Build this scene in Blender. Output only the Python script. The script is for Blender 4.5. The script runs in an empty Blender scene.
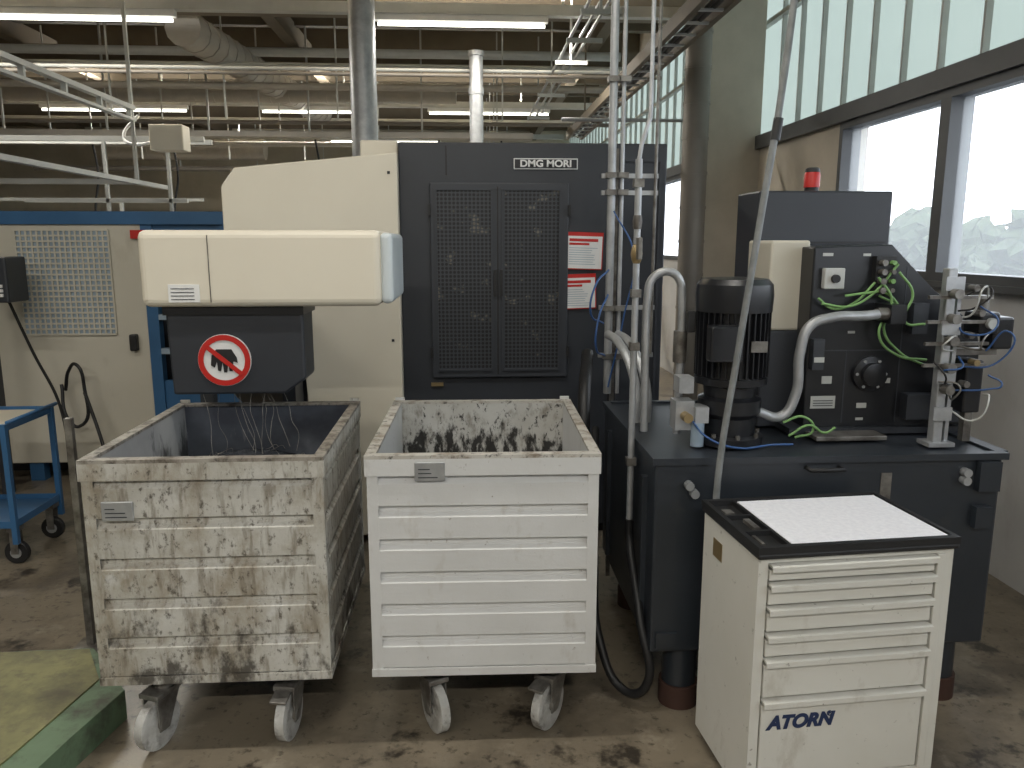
import bpy, bmesh, math, random
from mathutils import Vector, Matrix
random.seed(7)
scene = bpy.context.scene
COL = scene.collection

# ------------------------------------------------------------------ materials
def _new(name):
    m = bpy.data.materials.new(name); m.use_nodes = True
    nt = m.node_tree; nt.nodes.clear()
    out = nt.nodes.new('ShaderNodeOutputMaterial')
    return m, nt, out

def _mixc(nt, fac, a, b):
    n = nt.nodes.new('ShaderNodeMix'); n.data_type = 'RGBA'
    if hasattr(fac, 'links'): nt.links.new(fac, n.inputs[0])
    else: n.inputs[0].default_value = fac
    for i, v in ((6, a), (7, b)):
        if isinstance(v, (tuple, list)): n.inputs[i].default_value = (*v[:3], 1)
        else: nt.links.new(v, n.inputs[i])
    return n.outputs[2]

def _noise(nt, scale, stretch=(1, 1, 1), detail=5, rough=.6, offs=(0,0,0)):
    tc = nt.nodes.new('ShaderNodeTexCoord'); mp = nt.nodes.new('ShaderNodeMapping')
    mp.inputs['Scale'].default_value = stretch; mp.inputs['Location'].default_value = offs
    nt.links.new(tc.outputs['Object'], mp.inputs[0])
    n = nt.nodes.new('ShaderNodeTexNoise'); n.inputs['Scale'].default_value = scale
    n.inputs['Detail'].default_value = detail; n.inputs['Roughness'].default_value = rough
    nt.links.new(mp.outputs[0], n.inputs['Vector'])
    return n.outputs[0]

def _ramp(nt, src, lo, hi):
    r = nt.nodes.new('ShaderNodeMapRange'); r.inputs[1].default_value = lo; r.inputs[2].default_value = hi
    r.clamp = True
    nt.links.new(src, r.inputs[0]); return r.outputs[0]

def _math(nt, op, a, b=None):
    n = nt.nodes.new('ShaderNodeMath'); n.operation = op
    for i, v in ((0, a), (1, b)):
        if v is None: continue
        if isinstance(v, (int, float)): n.inputs[i].default_value = v
        else: nt.links.new(v, n.inputs[i])
    return n.outputs[0]

def paint(name, c, rough=.5, metal=0.0, c2=None, nscale=3, layers=(), bump=0, bscale=60):
    """layers: (color, scale, stretch, lo, hi, amount[, zref, zk]) ; zk*(zref-z) is added to the noise"""
    m, nt, out = _new(name)
    b = nt.nodes.new('ShaderNodeBsdfPrincipled')
    b.inputs['Roughness'].default_value = rough; b.inputs['Metallic'].default_value = metal
    if c2 is None: c2 = tuple(x * .85 for x in c)
    col = _mixc(nt, _ramp(nt, _noise(nt, nscale), .35, .65), c, c2)
    for i, L in enumerate(layers):
        lc, sc, st, lo, hi, amt = L[:6]
        src = _noise(nt, sc, st, 8, .65, (i*3.7, i*1.3, i*2.1))
        if len(L) > 6:
            tc = nt.nodes.new('ShaderNodeTexCoord'); s = nt.nodes.new('ShaderNodeSeparateXYZ')
            nt.links.new(tc.outputs['Object'], s.inputs[0])
            src = _math(nt, 'ADD', src, _math(nt, 'MULTIPLY', _math(nt, 'SUBTRACT', L[6], s.outputs[2]), L[7]))
        f = _math(nt, 'MULTIPLY', _ramp(nt, src, lo, hi), amt)
        col = _mixc(nt, f, col, lc)
    nt.links.new(col, b.inputs['Base Color'])
    if bump:
        bp = nt.nodes.new('ShaderNodeBump'); bp.inputs['Strength'].default_value = bump
        bp.inputs['Distance'].default_value = .01
        nt.links.new(_noise(nt, bscale), bp.inputs['Height']); nt.links.new(bp.outputs[0], b.inputs['Normal'])
    nt.links.new(b.outputs[0], out.inputs[0])
    return m

def emit(name, c, s):
    m, nt, out = _new(name); e = nt.nodes.new('ShaderNodeEmission')
    e.inputs[0].default_value = (*c, 1); e.inputs[1].default_value = s
    nt.links.new(e.outputs[0], out.inputs[0]); return m

def perforated(name, base, hole, pitch, r):
    m, nt, out = _new(name)
    b = nt.nodes.new('ShaderNodeBsdfPrincipled'); b.inputs['Roughness'].default_value = .5
    tc = nt.nodes.new('ShaderNodeTexCoord'); s = nt.nodes.new('ShaderNodeSeparateXYZ')
    nt.links.new(tc.outputs['Object'], s.inputs[0])
    def cell(o):
        v = _math(nt, 'FRACT', _math(nt, 'DIVIDE', o, pitch)); v = _math(nt, 'SUBTRACT', v, .5)
        return _math(nt, 'MULTIPLY', v, v)
    d = _math(nt, 'SQRT', _math(nt, 'ADD', cell(s.outputs[0]), cell(s.outputs[2])))
    f = _math(nt, 'LESS_THAN', d, r)
    h = _mixc(nt, _ramp(nt, _noise(nt, 9, (1, 1, 1.2)), .60, .66), hole, (.11, .10, .08))
    nt.links.new(_mixc(nt, f, base, h), b.inputs['Base Color'])
    nt.links.new(b.outputs[0], out.inputs[0]); return m

def glass(name, trans, tint, tcol):
    m, nt, out = _new(name)
    t = nt.nodes.new('ShaderNodeBsdfTransparent'); t.inputs[0].default_value = (*tcol, 1)
    l = nt.nodes.new('ShaderNodeBsdfTranslucent'); l.inputs[0].default_value = (*tint, 1)
    g = nt.nodes.new('ShaderNodeBsdfPrincipled'); g.inputs['Base Color'].default_value = (*tint, 1); g.inputs['Roughness'].default_value = .3
    a = nt.nodes.new('ShaderNodeMixShader'); a.inputs[0].default_value = trans
    nt.links.new(l.outputs[0], a.inputs[1]); nt.links.new(t.outputs[0], a.inputs[2])
    c = nt.nodes.new('ShaderNodeMixShader'); c.inputs[0].default_value = .12
    nt.links.new(a.outputs[0], c.inputs[1]); nt.links.new(g.outputs[0], c.inputs[2])
    nt.links.new(c.outputs[0], out.inputs[0]); return m

BROWN = (.11, .075, .04); BLK = (.012, .011, .01)
M = {}
M['floor'] = paint('floor_concrete', (.225, .19, .14), .28, 0, (.155, .13, .095), 1.1,
    [((.075, .062, .048), 2.0, (1, 1, 1), .48, .64, .75), ((.36, .32, .25), 5, (1, 1, 1), .58, .72, .55),
     ((.018, .015, .013), 3.3, (1, 1, 1), .56, .63, .85), ((.04, .032, .025), 26, (1, 1, 1), .57, .66, .7)], .12, 30)
M['wall'] = paint('wall_plaster', (.52, .48, .39), .85, 0, (.44, .40, .32), 1.5, [((.2, .18, .15), 2, (1, 1, .4), .55, .8, .4)])
M['wallwhite'] = paint('wall_panel_grey', (.55, .55, .55), .7, 0, (.47, .47, .47), 1.0, [((.22, .2, .18), 2.5, (1, 1, .5), .55, .8, .4)])
M['pier'] = paint('concrete_pier', (.60, .55, .47), .85, 0, (.50, .46, .39), 2.0)
M['ceil'] = paint('ceiling_boards', (.58, .50, .35), .8, 0, (.44, .37, .26), .7)
M['beam'] = paint('roof_beam_steel', (.17, .14, .10), .7)
M['rail'] = paint('rail_grey', (.50, .51, .49), .5, .1)
M['frame'] = paint('window_frame_grey', (.085, .09, .095), .5)
M['anthra'] = paint('anthracite_paint', (.025, .028, .035), .42, 0, (.030, .034, .042), 1.5)
M['anthra2'] = paint('anthracite_panel', (.034, .038, .047), .45, 0, (.030, .034, .042), 1.5)
M['black'] = paint('black_rubber', (.012, .012, .013), .5)
M['blackg'] = paint('black_gloss_paint', (.013, .014, .017), .3)
M['tank'] = paint('tank_dark_paint', (.020, .025, .032), .36, 0, (.028, .033, .041), 2, [((.06, .056, .048), 6, (1, 1, .6), .6, .8, .35)])
M['cream'] = paint('cream_paint', (.68, .635, .53), .45, 0, (.64, .59, .49), 1)
M['cream2'] = paint('cream_enclosure', (.56, .53, .45), .55, 0, (.5, .47, .39), 1, [((.25, .2, .14), 4, (1, 1, .4), .6, .8, .4)])
M['white'] = paint('white_label', (.75, .75, .74), .5)
M['blue'] = paint('blue_paint', (.035, .12, .26), .45)
M['lblue'] = paint('light_blue_grey', (.30, .38, .46), .5)
M['pblue'] = paint('pale_blue_plastic', (.55, .60, .62), .4)
M['steel'] = paint('galvanised_steel', (.44, .45, .46), .40, .5, (.33, .34, .35), 12)
M['hose'] = paint('grey_hose', (.22, .23, .23), .45, .2, (.16, .17, .17), 20)
M['duct'] = paint('duct_metal', (.45, .42, .37), .5, .2)
M['ductd'] = paint('duct_dark_metal', (.22, .20, .175), .55, .3)
M['brass'] = paint('brass', (.36, .27, .14), .42, .7)
M['red'] = paint('red_plastic', (.50, .02, .015), .4)
M['green'] = paint('green_cable', (.20, .38, .13), .5)
M['rust'] = paint('rusty_foot', (.06, .028, .02), .8)
M['bluehose'] = paint('blue_hose', (.03, .09, .25), .4)
M['platform'] = paint('green_platform_paint', (.13, .20, .12), .6, 0, (.10, .155, .09), 4, [((.045, .04, .03), 7, (1, 1, 1), .50, .66, .8)])
M['plate'] = paint('worn_platform_plate', (.24, .235, .10), .6, 0, (.16, .155, .07), 4, [((.055, .045, .03), 3, (1, 1, 1), .48, .68, .75), ((.1,.085,.05), 18, (1, 1, 1), .5, .65, .6)])
M['binclean'] = paint('bin_white_paint', (.60, .60, .595), .48, 0, (.55, .55, .54), 3,
    [((.30, .26, .20), 10, (1, 1, .5), .58, .74, .45), (BROWN, 45, (1, 1, .8), .65, .71, .7)], .08, 90)
M['binrim'] = paint('bin_worn_rim', (.50, .48, .44), .5, 0, (.40, .38, .34), 5,
    [((.14, .10, .06), 14, (1, 1, 1), .48, .62, .8), (BLK, 30, (1, 1, 1), .57, .64, .75)])
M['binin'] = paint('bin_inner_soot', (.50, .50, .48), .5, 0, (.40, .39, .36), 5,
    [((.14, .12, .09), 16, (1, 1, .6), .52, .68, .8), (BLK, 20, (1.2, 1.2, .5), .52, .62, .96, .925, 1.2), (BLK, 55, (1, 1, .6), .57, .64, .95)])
M['bindirty'] = paint('bin_dirty_paint', (.52, .51, .475), .55, 0, (.42, .405, .36), 4,
    [((.24, .195, .13), 7, (1, 1, .7), .46, .66, .75), ((.15, .12, .08), 30, (1.2, 1.2, .22), .50, .66, .65),
     ((.03, .023, .016), 11, (1, 1, .6), .55, .66, .85, .48, .30), ((.05, .038, .024), 48, (1, 1, .7), .56, .66, .8),
     ((.62, .62, .60), 9, (1, 1, .6), .62, .72, .6)], .12, 80)
M['bindrim'] = paint('bin_dirty_rim', (.36, .34, .30), .55, 0, (.23, .2, .17), 6,
    [((.06, .045, .03), 20, (1, 1, .6), .45, .62, .85), (BLK, 40, (1, 1, 1), .56, .66, .7)])
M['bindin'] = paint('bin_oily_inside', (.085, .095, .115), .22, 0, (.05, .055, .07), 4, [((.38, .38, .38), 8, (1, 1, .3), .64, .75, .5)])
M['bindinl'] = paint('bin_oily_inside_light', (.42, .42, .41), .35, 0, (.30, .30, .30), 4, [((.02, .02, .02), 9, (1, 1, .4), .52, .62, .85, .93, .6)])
M['chips'] = paint('oily_metal_chips', (.05, .055, .066), .14, .2, (.02, .022, .028), 18, (), .5, 30)
M['cabinet'] = paint('cabinet_white_paint', (.62, .61, .565), .45, 0, (.58, .57, .52), 3,
    [((.30, .26, .20), 8, (1, 1, .5), .60, .75, .5), ((.08, .06, .04), 34, (1, 1, 1), .65, .71, .65)])
M['mat'] = paint('white_mat', (.72, .72, .75), .75, 0, (.64, .64, .68), 60)
M['text'] = paint('dark_blue_print', (.015, .03, .09), .5)
M['wheel'] = paint('wheel_polyamide', (.52, .52, .50), .45, 0, (.36, .35, .33), 15, [((.08, .07, .06), 12, (1, 1, 1), .50, .64, .75)])
M['zinc'] = paint('zinc_bracket', (.27, .26, .24), .4, .6, (.11, .10, .09), 14)
M['perf'] = perforated('perforated_steel', (.034, .038, .046), (.003, .003, .004), .0225, .37)
M['leaf'] = paint('foliage', (.055, .085, .035), .8, 0, (.03, .045, .022), 5)
M['ground'] = paint('outdoor_asphalt', (.12, .12, .12), .9)
M['pane'] = glass('window_pane', .80, (.55, .58, .60), (.97, .98, 1))
M['uglass'] = glass('profiled_glass', .05, (.42, .455, .435), (.85, .95, .92))
M['tube'] = emit('fluorescent_tube', (1, .97, .85), 5)

# ------------------------------------------------------------------ builders
class G:
    """one real-world object = one Empty with parts. local=True: parts in local coordinates."""
    def __init__(self, name, loc=(0, 0, 0), rz=0, local=False):
        e = bpy.data.objects.new(name, None); COL.objects.link(e)
        e.empty_display_size = .1
        e.location = loc; e.rotation_euler = (0, 0, rz); self.e = e
        self.inv = Matrix.Identity(4) if local else Matrix.Translation(Vector(loc)).inverted()
    def add(self, o):
        o.parent = self.e; o.matrix_parent_inverse = self.inv; return o

def link(name, me, mat, g):
    o = bpy.data.objects.new(name, me); COL.objects.link(o)
    if mat: me.materials.append(M[mat] if isinstance(mat, str) else mat)
    if g: g.add(o)
    return o

def from_bm(name, bm, mat, g, smooth=False):
    bmesh.ops.recalc_face_normals(bm, faces=bm.faces)
    me = bpy.data.meshes.new(name); bm.to_mesh(me); bm.free()
    if smooth:
        for p in me.polygons: p.use_smooth = True
    return link(name, me, mat, g)

def _boxbm(bm, x, y, z):
    vs = [bm.verts.new((a, b, c)) for a in x for b in y for c in z]
    for f in ((0,1,3,2),(4,6,7,5),(0,4,5,1),(2,3,7,6),(0,2,6,4),(1,5,7,3)):
        bm.faces.new([vs[i] for i in f])

def box(name, x, y, z, mat, g=None, bev=0.0, seg=2):
    bm = bmesh.new(); _boxbm(bm, x, y, z)
    if bev > 0:
        bmesh.ops.bevel(bm, geom=list(bm.edges), offset=bev, segments=seg, affect='EDGES', profile=.5)
    return from_bm(name, bm, mat, g)

def boxes(name, lst, mat, g=None):
    bm = bmesh.new()
    for b in lst: _boxbm(bm, *b)
    return from_bm(name, bm, mat, g)

def rotated(o, rx=0, ry=0, rz=0, pivot=(0, 0, 0)):
    from mathutils import Euler
    p = Vector(pivot); mt = Matrix.Translation(p) @ Euler((rx, ry, rz)).to_matrix().to_4x4() @ Matrix.Translation(-p)
    o.data.transform(mt); return o

def prism(name, pts, a, b, mat, g=None, axis='Y', bev=0):
    bm = bmesh.new()
    def mk(p, t):
        if axis == 'Y': return (p[0], t, p[1])
        if axis == 'Z': return (p[0], p[1], t)
        return (t, p[0], p[1])
    v0 = [bm.verts.new(mk(p, a)) for p in pts]; v1 = [bm.verts.new(mk(p, b)) for p in pts]
    bm.faces.new(v0); bm.faces.new(list(reversed(v1)))
    n = len(pts)
    for i in range(n): bm.faces.new((v0[i], v0[(i+1) % n], v1[(i+1) % n], v1[i]))
    if bev: bmesh.ops.bevel(bm, geom=list(bm.edges), offset=bev, segments=2, affect='EDGES', profile=.5)
    return from_bm(name, bm, mat, g)

def lathe(name, prof, c, mat, g=None, axis='Z', n=32):
    bm = bmesh.new(); rings = []
    for r, t in prof:
        ring = []
        for i in range(n):
            a = 2*math.pi*i/n; u, v = r*math.cos(a), r*math.sin(a)
            p = {'Z': (u, v, t), 'Y': (u, t, v), 'X': (t, u, v)}[axis]
            ring.append(bm.verts.new((p[0]+c[0], p[1]+c[1], p[2]+c[2])))
        rings.append(ring)
    for k in range(len(rings)-1):
        for i in range(n):
            bm.faces.new((rings[k][i], rings[k][(i+1) % n], rings[k+1][(i+1) % n], rings[k+1][i]))
    bm.faces.new(rings[0]); bm.faces.new(rings[-1])
    o = from_bm(name, bm, mat, g)
    me = o.data
    for p in me.polygons:
        if len(p.vertices) == 4: p.use_smooth = True
    try: me.set_sharp_from_angle(angle=math.radians(35))
    except Exception: pass
    return o

def cyl(name, c, r, t0, t1, mat, g=None, axis='Z', n=28):
    return lathe(name, [(r, t0), (r, t1)], c, mat, g, axis, n)

def tube(name, pts, r, mat, g=None, smooth=True):
    cu = bpy.data.curves.new(name, 'CURVE'); cu.dimensions = '3D'; cu.bevel_depth = r; cu.bevel_resolution = 4
    cu.use_fill_caps = True; cu.resolution_u = 10
    if smooth:
        s = cu.splines.new('BEZIER'); s.bezier_points.add(len(pts)-1)
        for bp, p in zip(s.bezier_points, pts):
            bp.co = p; bp.handle_left_type = bp.handle_right_type = 'AUTO'
    else:
        s = cu.splines.new('POLY'); s.points.add(len(pts)-1)
        for sp, p in zip(s.points, pts): sp.co = (*p, 1)
    o = bpy.data.objects.new(name, cu); COL.objects.link(o); cu.materials.append(M[mat])
    if g: g.add(o)
    return o

def text(name, body, loc, size, mat, g=None, sx=1, shear=0, rot=(math.pi/2, 0, 0), align='CENTER', off=.03):
    cu = bpy.data.curves.new(name, 'FONT'); cu.body = body; cu.size = size; cu.extrude = .0008
    cu.align_x = align; cu.align_y = 'CENTER'; cu.shear = shear; cu.offset = size*off
    o = bpy.data.objects.new(name, cu); COL.objects.link(o); cu.materials.append(M[mat])
    o.location = loc; o.rotation_euler = rot; o.scale = (sx, 1, 1)
    if g: g.add(o)
    return o

# ------------------------------------------------------------------ hall shell
H = 5.0; XW = 2.8
box('floor', (-14, XW+.25), (-8, 22), (-.12, 0), 'floor')
box('ceiling', (-14, XW+.25), (-8, 22), (H, H+.15), 'ceil')
box('wall_back', (-14, XW+.25), (22, 22.2), (0, H), 'wall')
box('wall_left', (-14.2, -14), (-8, 22), (0, H), 'wall')
box('wall_rear', (-14, XW+.25), (-8.2, -8), (0, H), 'wall')
box('wall_right', (XW, XW+.25), (-8, 22), (0, 1.53), 'wallwhite')
boxes('wall_right_pier', [((XW, XW+.2), (5.85, 8.1), (1.53, 2.62)), ((XW, XW+.25), (-8, 22), (4.7, 5.0))], 'pier')
box('column_concrete', (2.27, XW), (7.5, 8.1), (0, H), 'pier')
def window(i, y0, y1):
    g = G('window_%d' % i, (XW+.05, (y0+y1)/2, 2.07))
    f = .05
    fr = [((XW-.02, XW+.12), (y0, y1), (1.53, 1.53+f)), ((XW-.02, XW+.12), (y0, y1), (2.62-f, 2.62)),
          ((XW-.02, XW+.12), (y0, y0+f), (1.53+f, 2.62-f)), ((XW-.02, XW+.12), (y1-f, y1), (1.53+f, 2.62-f))]
    boxes('frame', fr, 'frame', g)
    box('pane', (XW+.05, XW+.058), (y0+f, y1-f), (1.53+f, 2.62-f), 'pane', g)
ys = [5.85, 4.55, 3.25, 1.95, .65, -.65, -1.95, -3.25, -4.55, -5.85, -8]
k = 1
for a, b in zip(ys[:-1], ys[1:]):
    window(k, b, a); k += 1
for y in (8.1, 11.5, 15, 18.5):
    window(k, y, y+3.4); k += 1
box('trim_header', (XW-.05, XW+.2), (-8, 22), (2.62, 2.74), 'frame')
box('trim_sill', (XW-.05, XW+.02), (-8, 7.5), (1.495, 1.53), 'frame')
g = G('window_upper_glazing', (XW+.1, 7, 3.7))
bars = []; y = -7.9
while y < 22:
    if not (7.45 < y < 8.15): bars.append(((XW+.06, XW+.10), (y-.01, y+.01), (2.74, 4.7)))
    y += .41
boxes('joints', bars, 'rail', g)
boxes('transom', [((XW+.04, XW+.10), (-8, 22), (3.75, 3.79))], 'rail', g)
box('glazing', (XW+.1, XW+.11), (-8, 22), (2.74, 4.7), 'uglass', g)
box('ground_outside', (XW+.3, 40), (-20, 45), (-.3, -.2), 'ground')
g = G('hedge', (9, 13, 0)); bm = bmesh.new()
for i in range(150):
    c = Vector((random.uniform(8, 11), random.uniform(5, 27), random.uniform(.3, 1.8)))
    r = random.uniform(.25, .65)
    res = bmesh.ops.create_icosphere(bm, subdivisions=3, radius=r, matrix=Matrix.Translation(c))
    for v in res['verts']: v.co += Vector((random.gauss(0, .08), random.gauss(0, .08), random.gauss(0, .08)))
from_bm('foliage', bm, 'leaf', g)

# ------------------------------------------------------------------ ceiling structures
boxes('roof_beams', [((-14, XW), (yy-.06, yy+.06), (4.72, 5.0)) for yy in [i*1.25-7 for i in range(24)]] +
      [((xx-.08, xx+.08), (-8, 22), (4.5, 4.76)) for xx in (-10, -6.2, -2.4, 1.9)], 'beam')
boxes('roof_girder', [((-14, XW), (yy-.09, yy+.09), (4.22, 4.28)) for yy in (9.3, 12, 17)] +
      [((-14, XW), (yy-.02, yy+.02), (4.28, 4.5)) for yy in (9.3, 12, 17)] , 'beam')
def lightrow(y, segs, z=3.93):
    g = G('ceiling_light_row', (0, y, z))
    boxes('rail', [((-9, 2.3), (y-.05, y+.05), (z+.09, z+.19))], 'rail', g)
    boxes('hangers', [((x-.012, x+.012), (y-.012, y+.012), (z+.19, H)) for x in (-8, -5, -2, 1)], 'rail', g)
    for i, (a, b) in enumerate(segs):
        boxes('batten_%d' % i, [((a, b), (y-.04, y+.04), (z+.03, z+.09))], 'white', g)
        cyl('tube_%d' % i, (0, y, z), .017, a+.03, b-.03, 'tube', g, 'X', 12)
lightrow(8.2, [(-6.2, -2.75), (-.85, .85)], 3.86)
lightrow(14, [(-7, -4.6), (-3.4, -1.6), (-.6, 1.5)])
lightrow(18.5, [(-8, -5), (-3, -.5)], 4.0)
lightrow(2.2, [(-5, -2.2), (-1.4, 1.6)], 4.1)
lightrow(-2.5, [(-5, -2.2), (-1.4, 1.6)], 4.1)
def area(x, y, z, sx, sy, e, up=False, col=(1, .96, .88)):
    l = bpy.data.lights.new('fluorescent_and_fill_light', 'AREA'); l.shape = 'RECTANGLE'; l.size = sx; l.size_y = sy
    l.energy = e; l.color = col
    o = bpy.data.objects.new('fluorescent_and_fill_light', l); COL.objects.link(o); o.location = (x, y, z)
    if up: o.rotation_euler = (math.pi, 0, 0)
for (x, y, z, e) in [(0, 2.2, 4.06, 42), (-3.6, 2.2, 4.06, 50), (0, -2.5, 4.06, 140), (-3.6, -2.5, 4.06, 120),
                     (-4.4, 8.2, 3.82, 90), (0, 8.2, 3.82, 70), (-2.5, 14, 3.88, 110), (-6, 14, 3.88, 90), (.5, 14, 3.88, 60)]:
    area(x, y, z, 2.6, .10, e)
for (x, y, z, e) in [(-4.4, 8.2, 4.10, 90), (0, 8.2, 4.10, 90), (-2.5, 14, 4.15, 90), (-6, 14, 4.15, 90), (.5, 14, 4.15, 70), (-4, 18.5, 4.2, 60)]:
    area(x, y, z, 2.6, .10, e, True)  # upward area lights added above the rails as fill to brighten the ceiling

def spiral(name, p0, p1, r, mat):
    g = G(name, tuple((Vector(p0)+Vector(p1))/2)); tube('duct_body', [p0, p1], r, mat, g, False)
    d = (Vector(p1)-Vector(p0)); n = int(d.length/.28); q = d.normalized()
    for i in range(1, n):
        c = Vector(p0)+d*i/n; tube('seam_%d' % i, [c-q*.012, c+q*.012], r*1.045, mat, g, False)
spiral('ventilation_duct', (-3.15, 9.6, 4.15), (-2.65, 15.5, 4.15), .21, 'duct')
spiral('ventilation_duct', (-7, 13, 4.05), (-.1, 12.9, 4.05), .15, 'duct')
spiral('ventilation_duct', (-7.5, 17.5, 3.7), (-4.2, 17.5, 3.7), .22, 'duct')
spiral('ventilation_duct', (2.03, 7.0, 0), (2.03, 7.0, 5), .115, 'ductd')
g = G('steel_column', (-.80, 7.2, 0)); cyl('shaft', (-.86, 7.2, 0), .115, 0, H, 'steel', g); box('foot_plate', (-1.0, -.7), (7.05, 7.35), (0, .02), 'steel', g)
boxes('collars', [((-.99, -.73), (7.07, 7.33), (4.0, 4.06))], 'rail', g)
g = G('exhaust_pipe', (.13, 9, 0)); cyl('shaft', (.15, 9, 0), .075, 0, 3.75, 'steel', g); cyl('collar', (.15, 9, 0), .085, 3.35, 3.42, 'steel', g); cyl('cap', (.15, 9, 0), .09, 3.75, 3.8, 'steel', g)
g = G('cable_tray', (1.5, 7, 3.2))
boxes('side_rails', [((1.46, 1.50), (1.5, 11.5), (3.2, 3.3)), ((1.66, 1.70), (1.5, 11.5), (3.2, 3.3))], 'beam', g)
boxes('rungs', [((1.50, 1.66), (yy, yy+.03), (3.2, 3.215)) for yy in [1.6+i*.3 for i in range(33)]], 'rail', g)
boxes('hangers', [((1.57, 1.59), (yy, yy+.02), (3.215, 4.99)) for yy in (3, 5.5, 8, 10.5)], 'beam', g)
tube('cable_1', [(1.55, 1.6, 3.23), (1.56, 6, 3.23), (1.54, 11.4, 3.23)], .016, 'black', g)
tube('cable_2', [(1.61, 1.6, 3.23), (1.60, 6, 3.23), (1.62, 11.4, 3.23)], .02, 'black', g)
g = G('conduit_ladder', (1.1, 7, 3.6))
for i, x in enumerate((1.0, 1.12, 1.22)):
    tube('conduit_%d' % i, [(x, 2, 3.62+.05*i), (x, 12.5, 3.62+.05*i)], .014, 'steel', g, False)
boxes('brackets', [((.95, 1.28), (yy, yy+.03), (3.55, 3.59)) for yy in [3+i*.9 for i in range(11)]] +
      [((1.1, 1.12), (yy, yy+.03), (3.59, 4.7)) for yy in [3+i*1.8 for i in range(6)]], 'rail', g)
g = G('busbar_gantry', (-3.1, 6.5, 2.7))
boxes('upper_rail', [((-3.14, -3.08), (1, 7.9), (2.98, 3.02)), ((-3.14, -3.08), (1, 7.9), (2.88, 2.905))] +
      [((-3.13, -3.09), (yy, yy+.03), (2.905, 2.98)) for yy in [1.2+i*.6 for i in range(12)]], 'rail', g)
boxes('lower_rail', [((-3.14, -3.08), (1, 8.6), (2.30, 2.34))], 'rail', g)
boxes('posts', [((-3.12, -3.09), (yy, yy+.03), (2.34, 5)) for yy in (2.5, 5.5, 7.85)], 'rail', g)
boxes('cross_bars', [((-6, -2.6), (yy, yy+.05), (2.75, 2.80)) for yy in (8.3, 8.55)] + [((-6, -3.1), (7.85, 7.9), (2.30, 2.35)), ((-2.98, -2.95), (8.3, 8.34), (1.98, 2.75)), ((-3.6, -3.57), (8.3, 8.34), (1.98, 2.75)), ((-4.4, -2.8), (8.3, 8.34), (2.15, 2.19))], 'rail', g)
box('junction_box', (-2.98, -2.66), (7.9, 8.1), (2.62, 2.86), 'cream', g, .01)
tube('cable', [(-3.1, 8, 2.95), (-3.25, 8, 2.75), (-3.15, 7.95, 2.68), (-2.95, 7.95, 2.7)], .015, 'white', g)
tube('wall_conduit', [(.9, 7.4, 2.86), (2.2, 7.4, 2.86), (2.24, 7.4, 2.8), (2.24, 7.4, .1)], .018, 'steel', None, False)
g = G('overhead_pipes', (-2, 11, 3.6))
for i, (y, z, r) in enumerate([(10.5, 3.95, .03), (10.8, 3.75, .045), (12.2, 3.5, .03), (15.5, 4.0, .06), (16.5, 3.7, .05), (9.0, 3.55, .02), (9.1, 3.62, .02), (13.5, 3.35, .035), (17.5, 3.3, .05), (11.4, 4.3, .06)]):
    tube('pipe_%d' % i, [(-9, y, z), (2.2, y, z)], r, ('rail', 'duct', 'ductd')[i % 3], g, False)
boxes('hangers', [((x, x+.02), (y, y+.02), (3.3, 4.8)) for x in (-6, -4.4, -3, -1.6, .5) for y in (10.5, 12.2, 13.5, 15.5, 17.5)], 'rail', g)
g = G('overhead_cable_tray', (-2, 11.6, 3.2))
boxes('tray', [((-9, 1.0), (11.6, 11.63), (3.22, 3.30)), ((-9, 1.0), (11.85, 11.88), (3.22, 3.30)), ((-9, 1.0), (11.63, 11.85), (3.22, 3.225))], 'duct', g)
boxes('hangers', [((x, x+.025), (11.73, 11.76), (3.3, 4.99)) for x in (-8, -6.4, -5, -3.6, -2.2, -.6)], 'rail', g)
for i in range(5):
    x = [-5.2, -4.1, -2.1, -.35, .55][i]
    tube('drop_cable_%d' % i, [(x, 11.7, 3.2), (x+.05, 11.7, 2.7), (x-.03, 11.7, 2.2), (x, 11.7, 1.9)], .015, 'black', g)

# ------------------------------------------------------------------ machining center
g = G('machining_center', (0, 5.5, 0))
YF = 4.5
box('body', (-.36, 1.15), (YF, 6.8), (.06, 2.30), 'anthra', g, .008)
box('plinth', (-.32, 1.10), (YF+.05, 6.7), (0, .06), 'black', g)
boxes('right_module_seams', [((.835, .85), (YF-.006, YF+.01), (.1, 2.28)), ((-.1, -.092), (YF-.004, YF+.01), (2.12, 2.28))], 'black', g)
boxes('right_module_rim', [((.885, 1.12), (YF-.014, YF), (2.2, 2.215)), ((.885, 1.12), (YF-.014, YF), (.4, .415)), ((.885, .9), (YF-.014, YF), (.415, 2.2)), ((1.105, 1.12), (YF-.014, YF), (.415, 2.2))], 'anthra2', g)
box('door_panel', (-.19, .59), (YF-.03, YF), (.98, 2.08), 'anthra2', g, .006)
boxes('door_gap', [((.185, .192), (YF-.033, YF-.028), (1.0, 2.06))], 'black', g)
for i, (a, b) in enumerate(((-.15, .15), (.225, .535))):
    box('perforated_grille_%d' % i, (a, b), (YF-.034, YF-.03), (1.03, 2.04), 'perf', g)
    boxes('grille_frame_%d' % i, [((a-.012, a), (YF-.042, YF-.03), (1.02, 2.05)), ((b, b+.012), (YF-.042, YF-.03), (1.02, 2.05)),
          ((a, b), (YF-.042, YF-.03), (1.02, 1.032)), ((a, b), (YF-.042, YF-.03), (2.038, 2.05))], 'anthra2', g)
boxes('door_handles', [((.165, .18), (YF-.05, YF-.03), (1.45, 1.6)), ((.2, .215), (YF-.05, YF-.03), (1.45, 1.6))], 'black', g)
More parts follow.
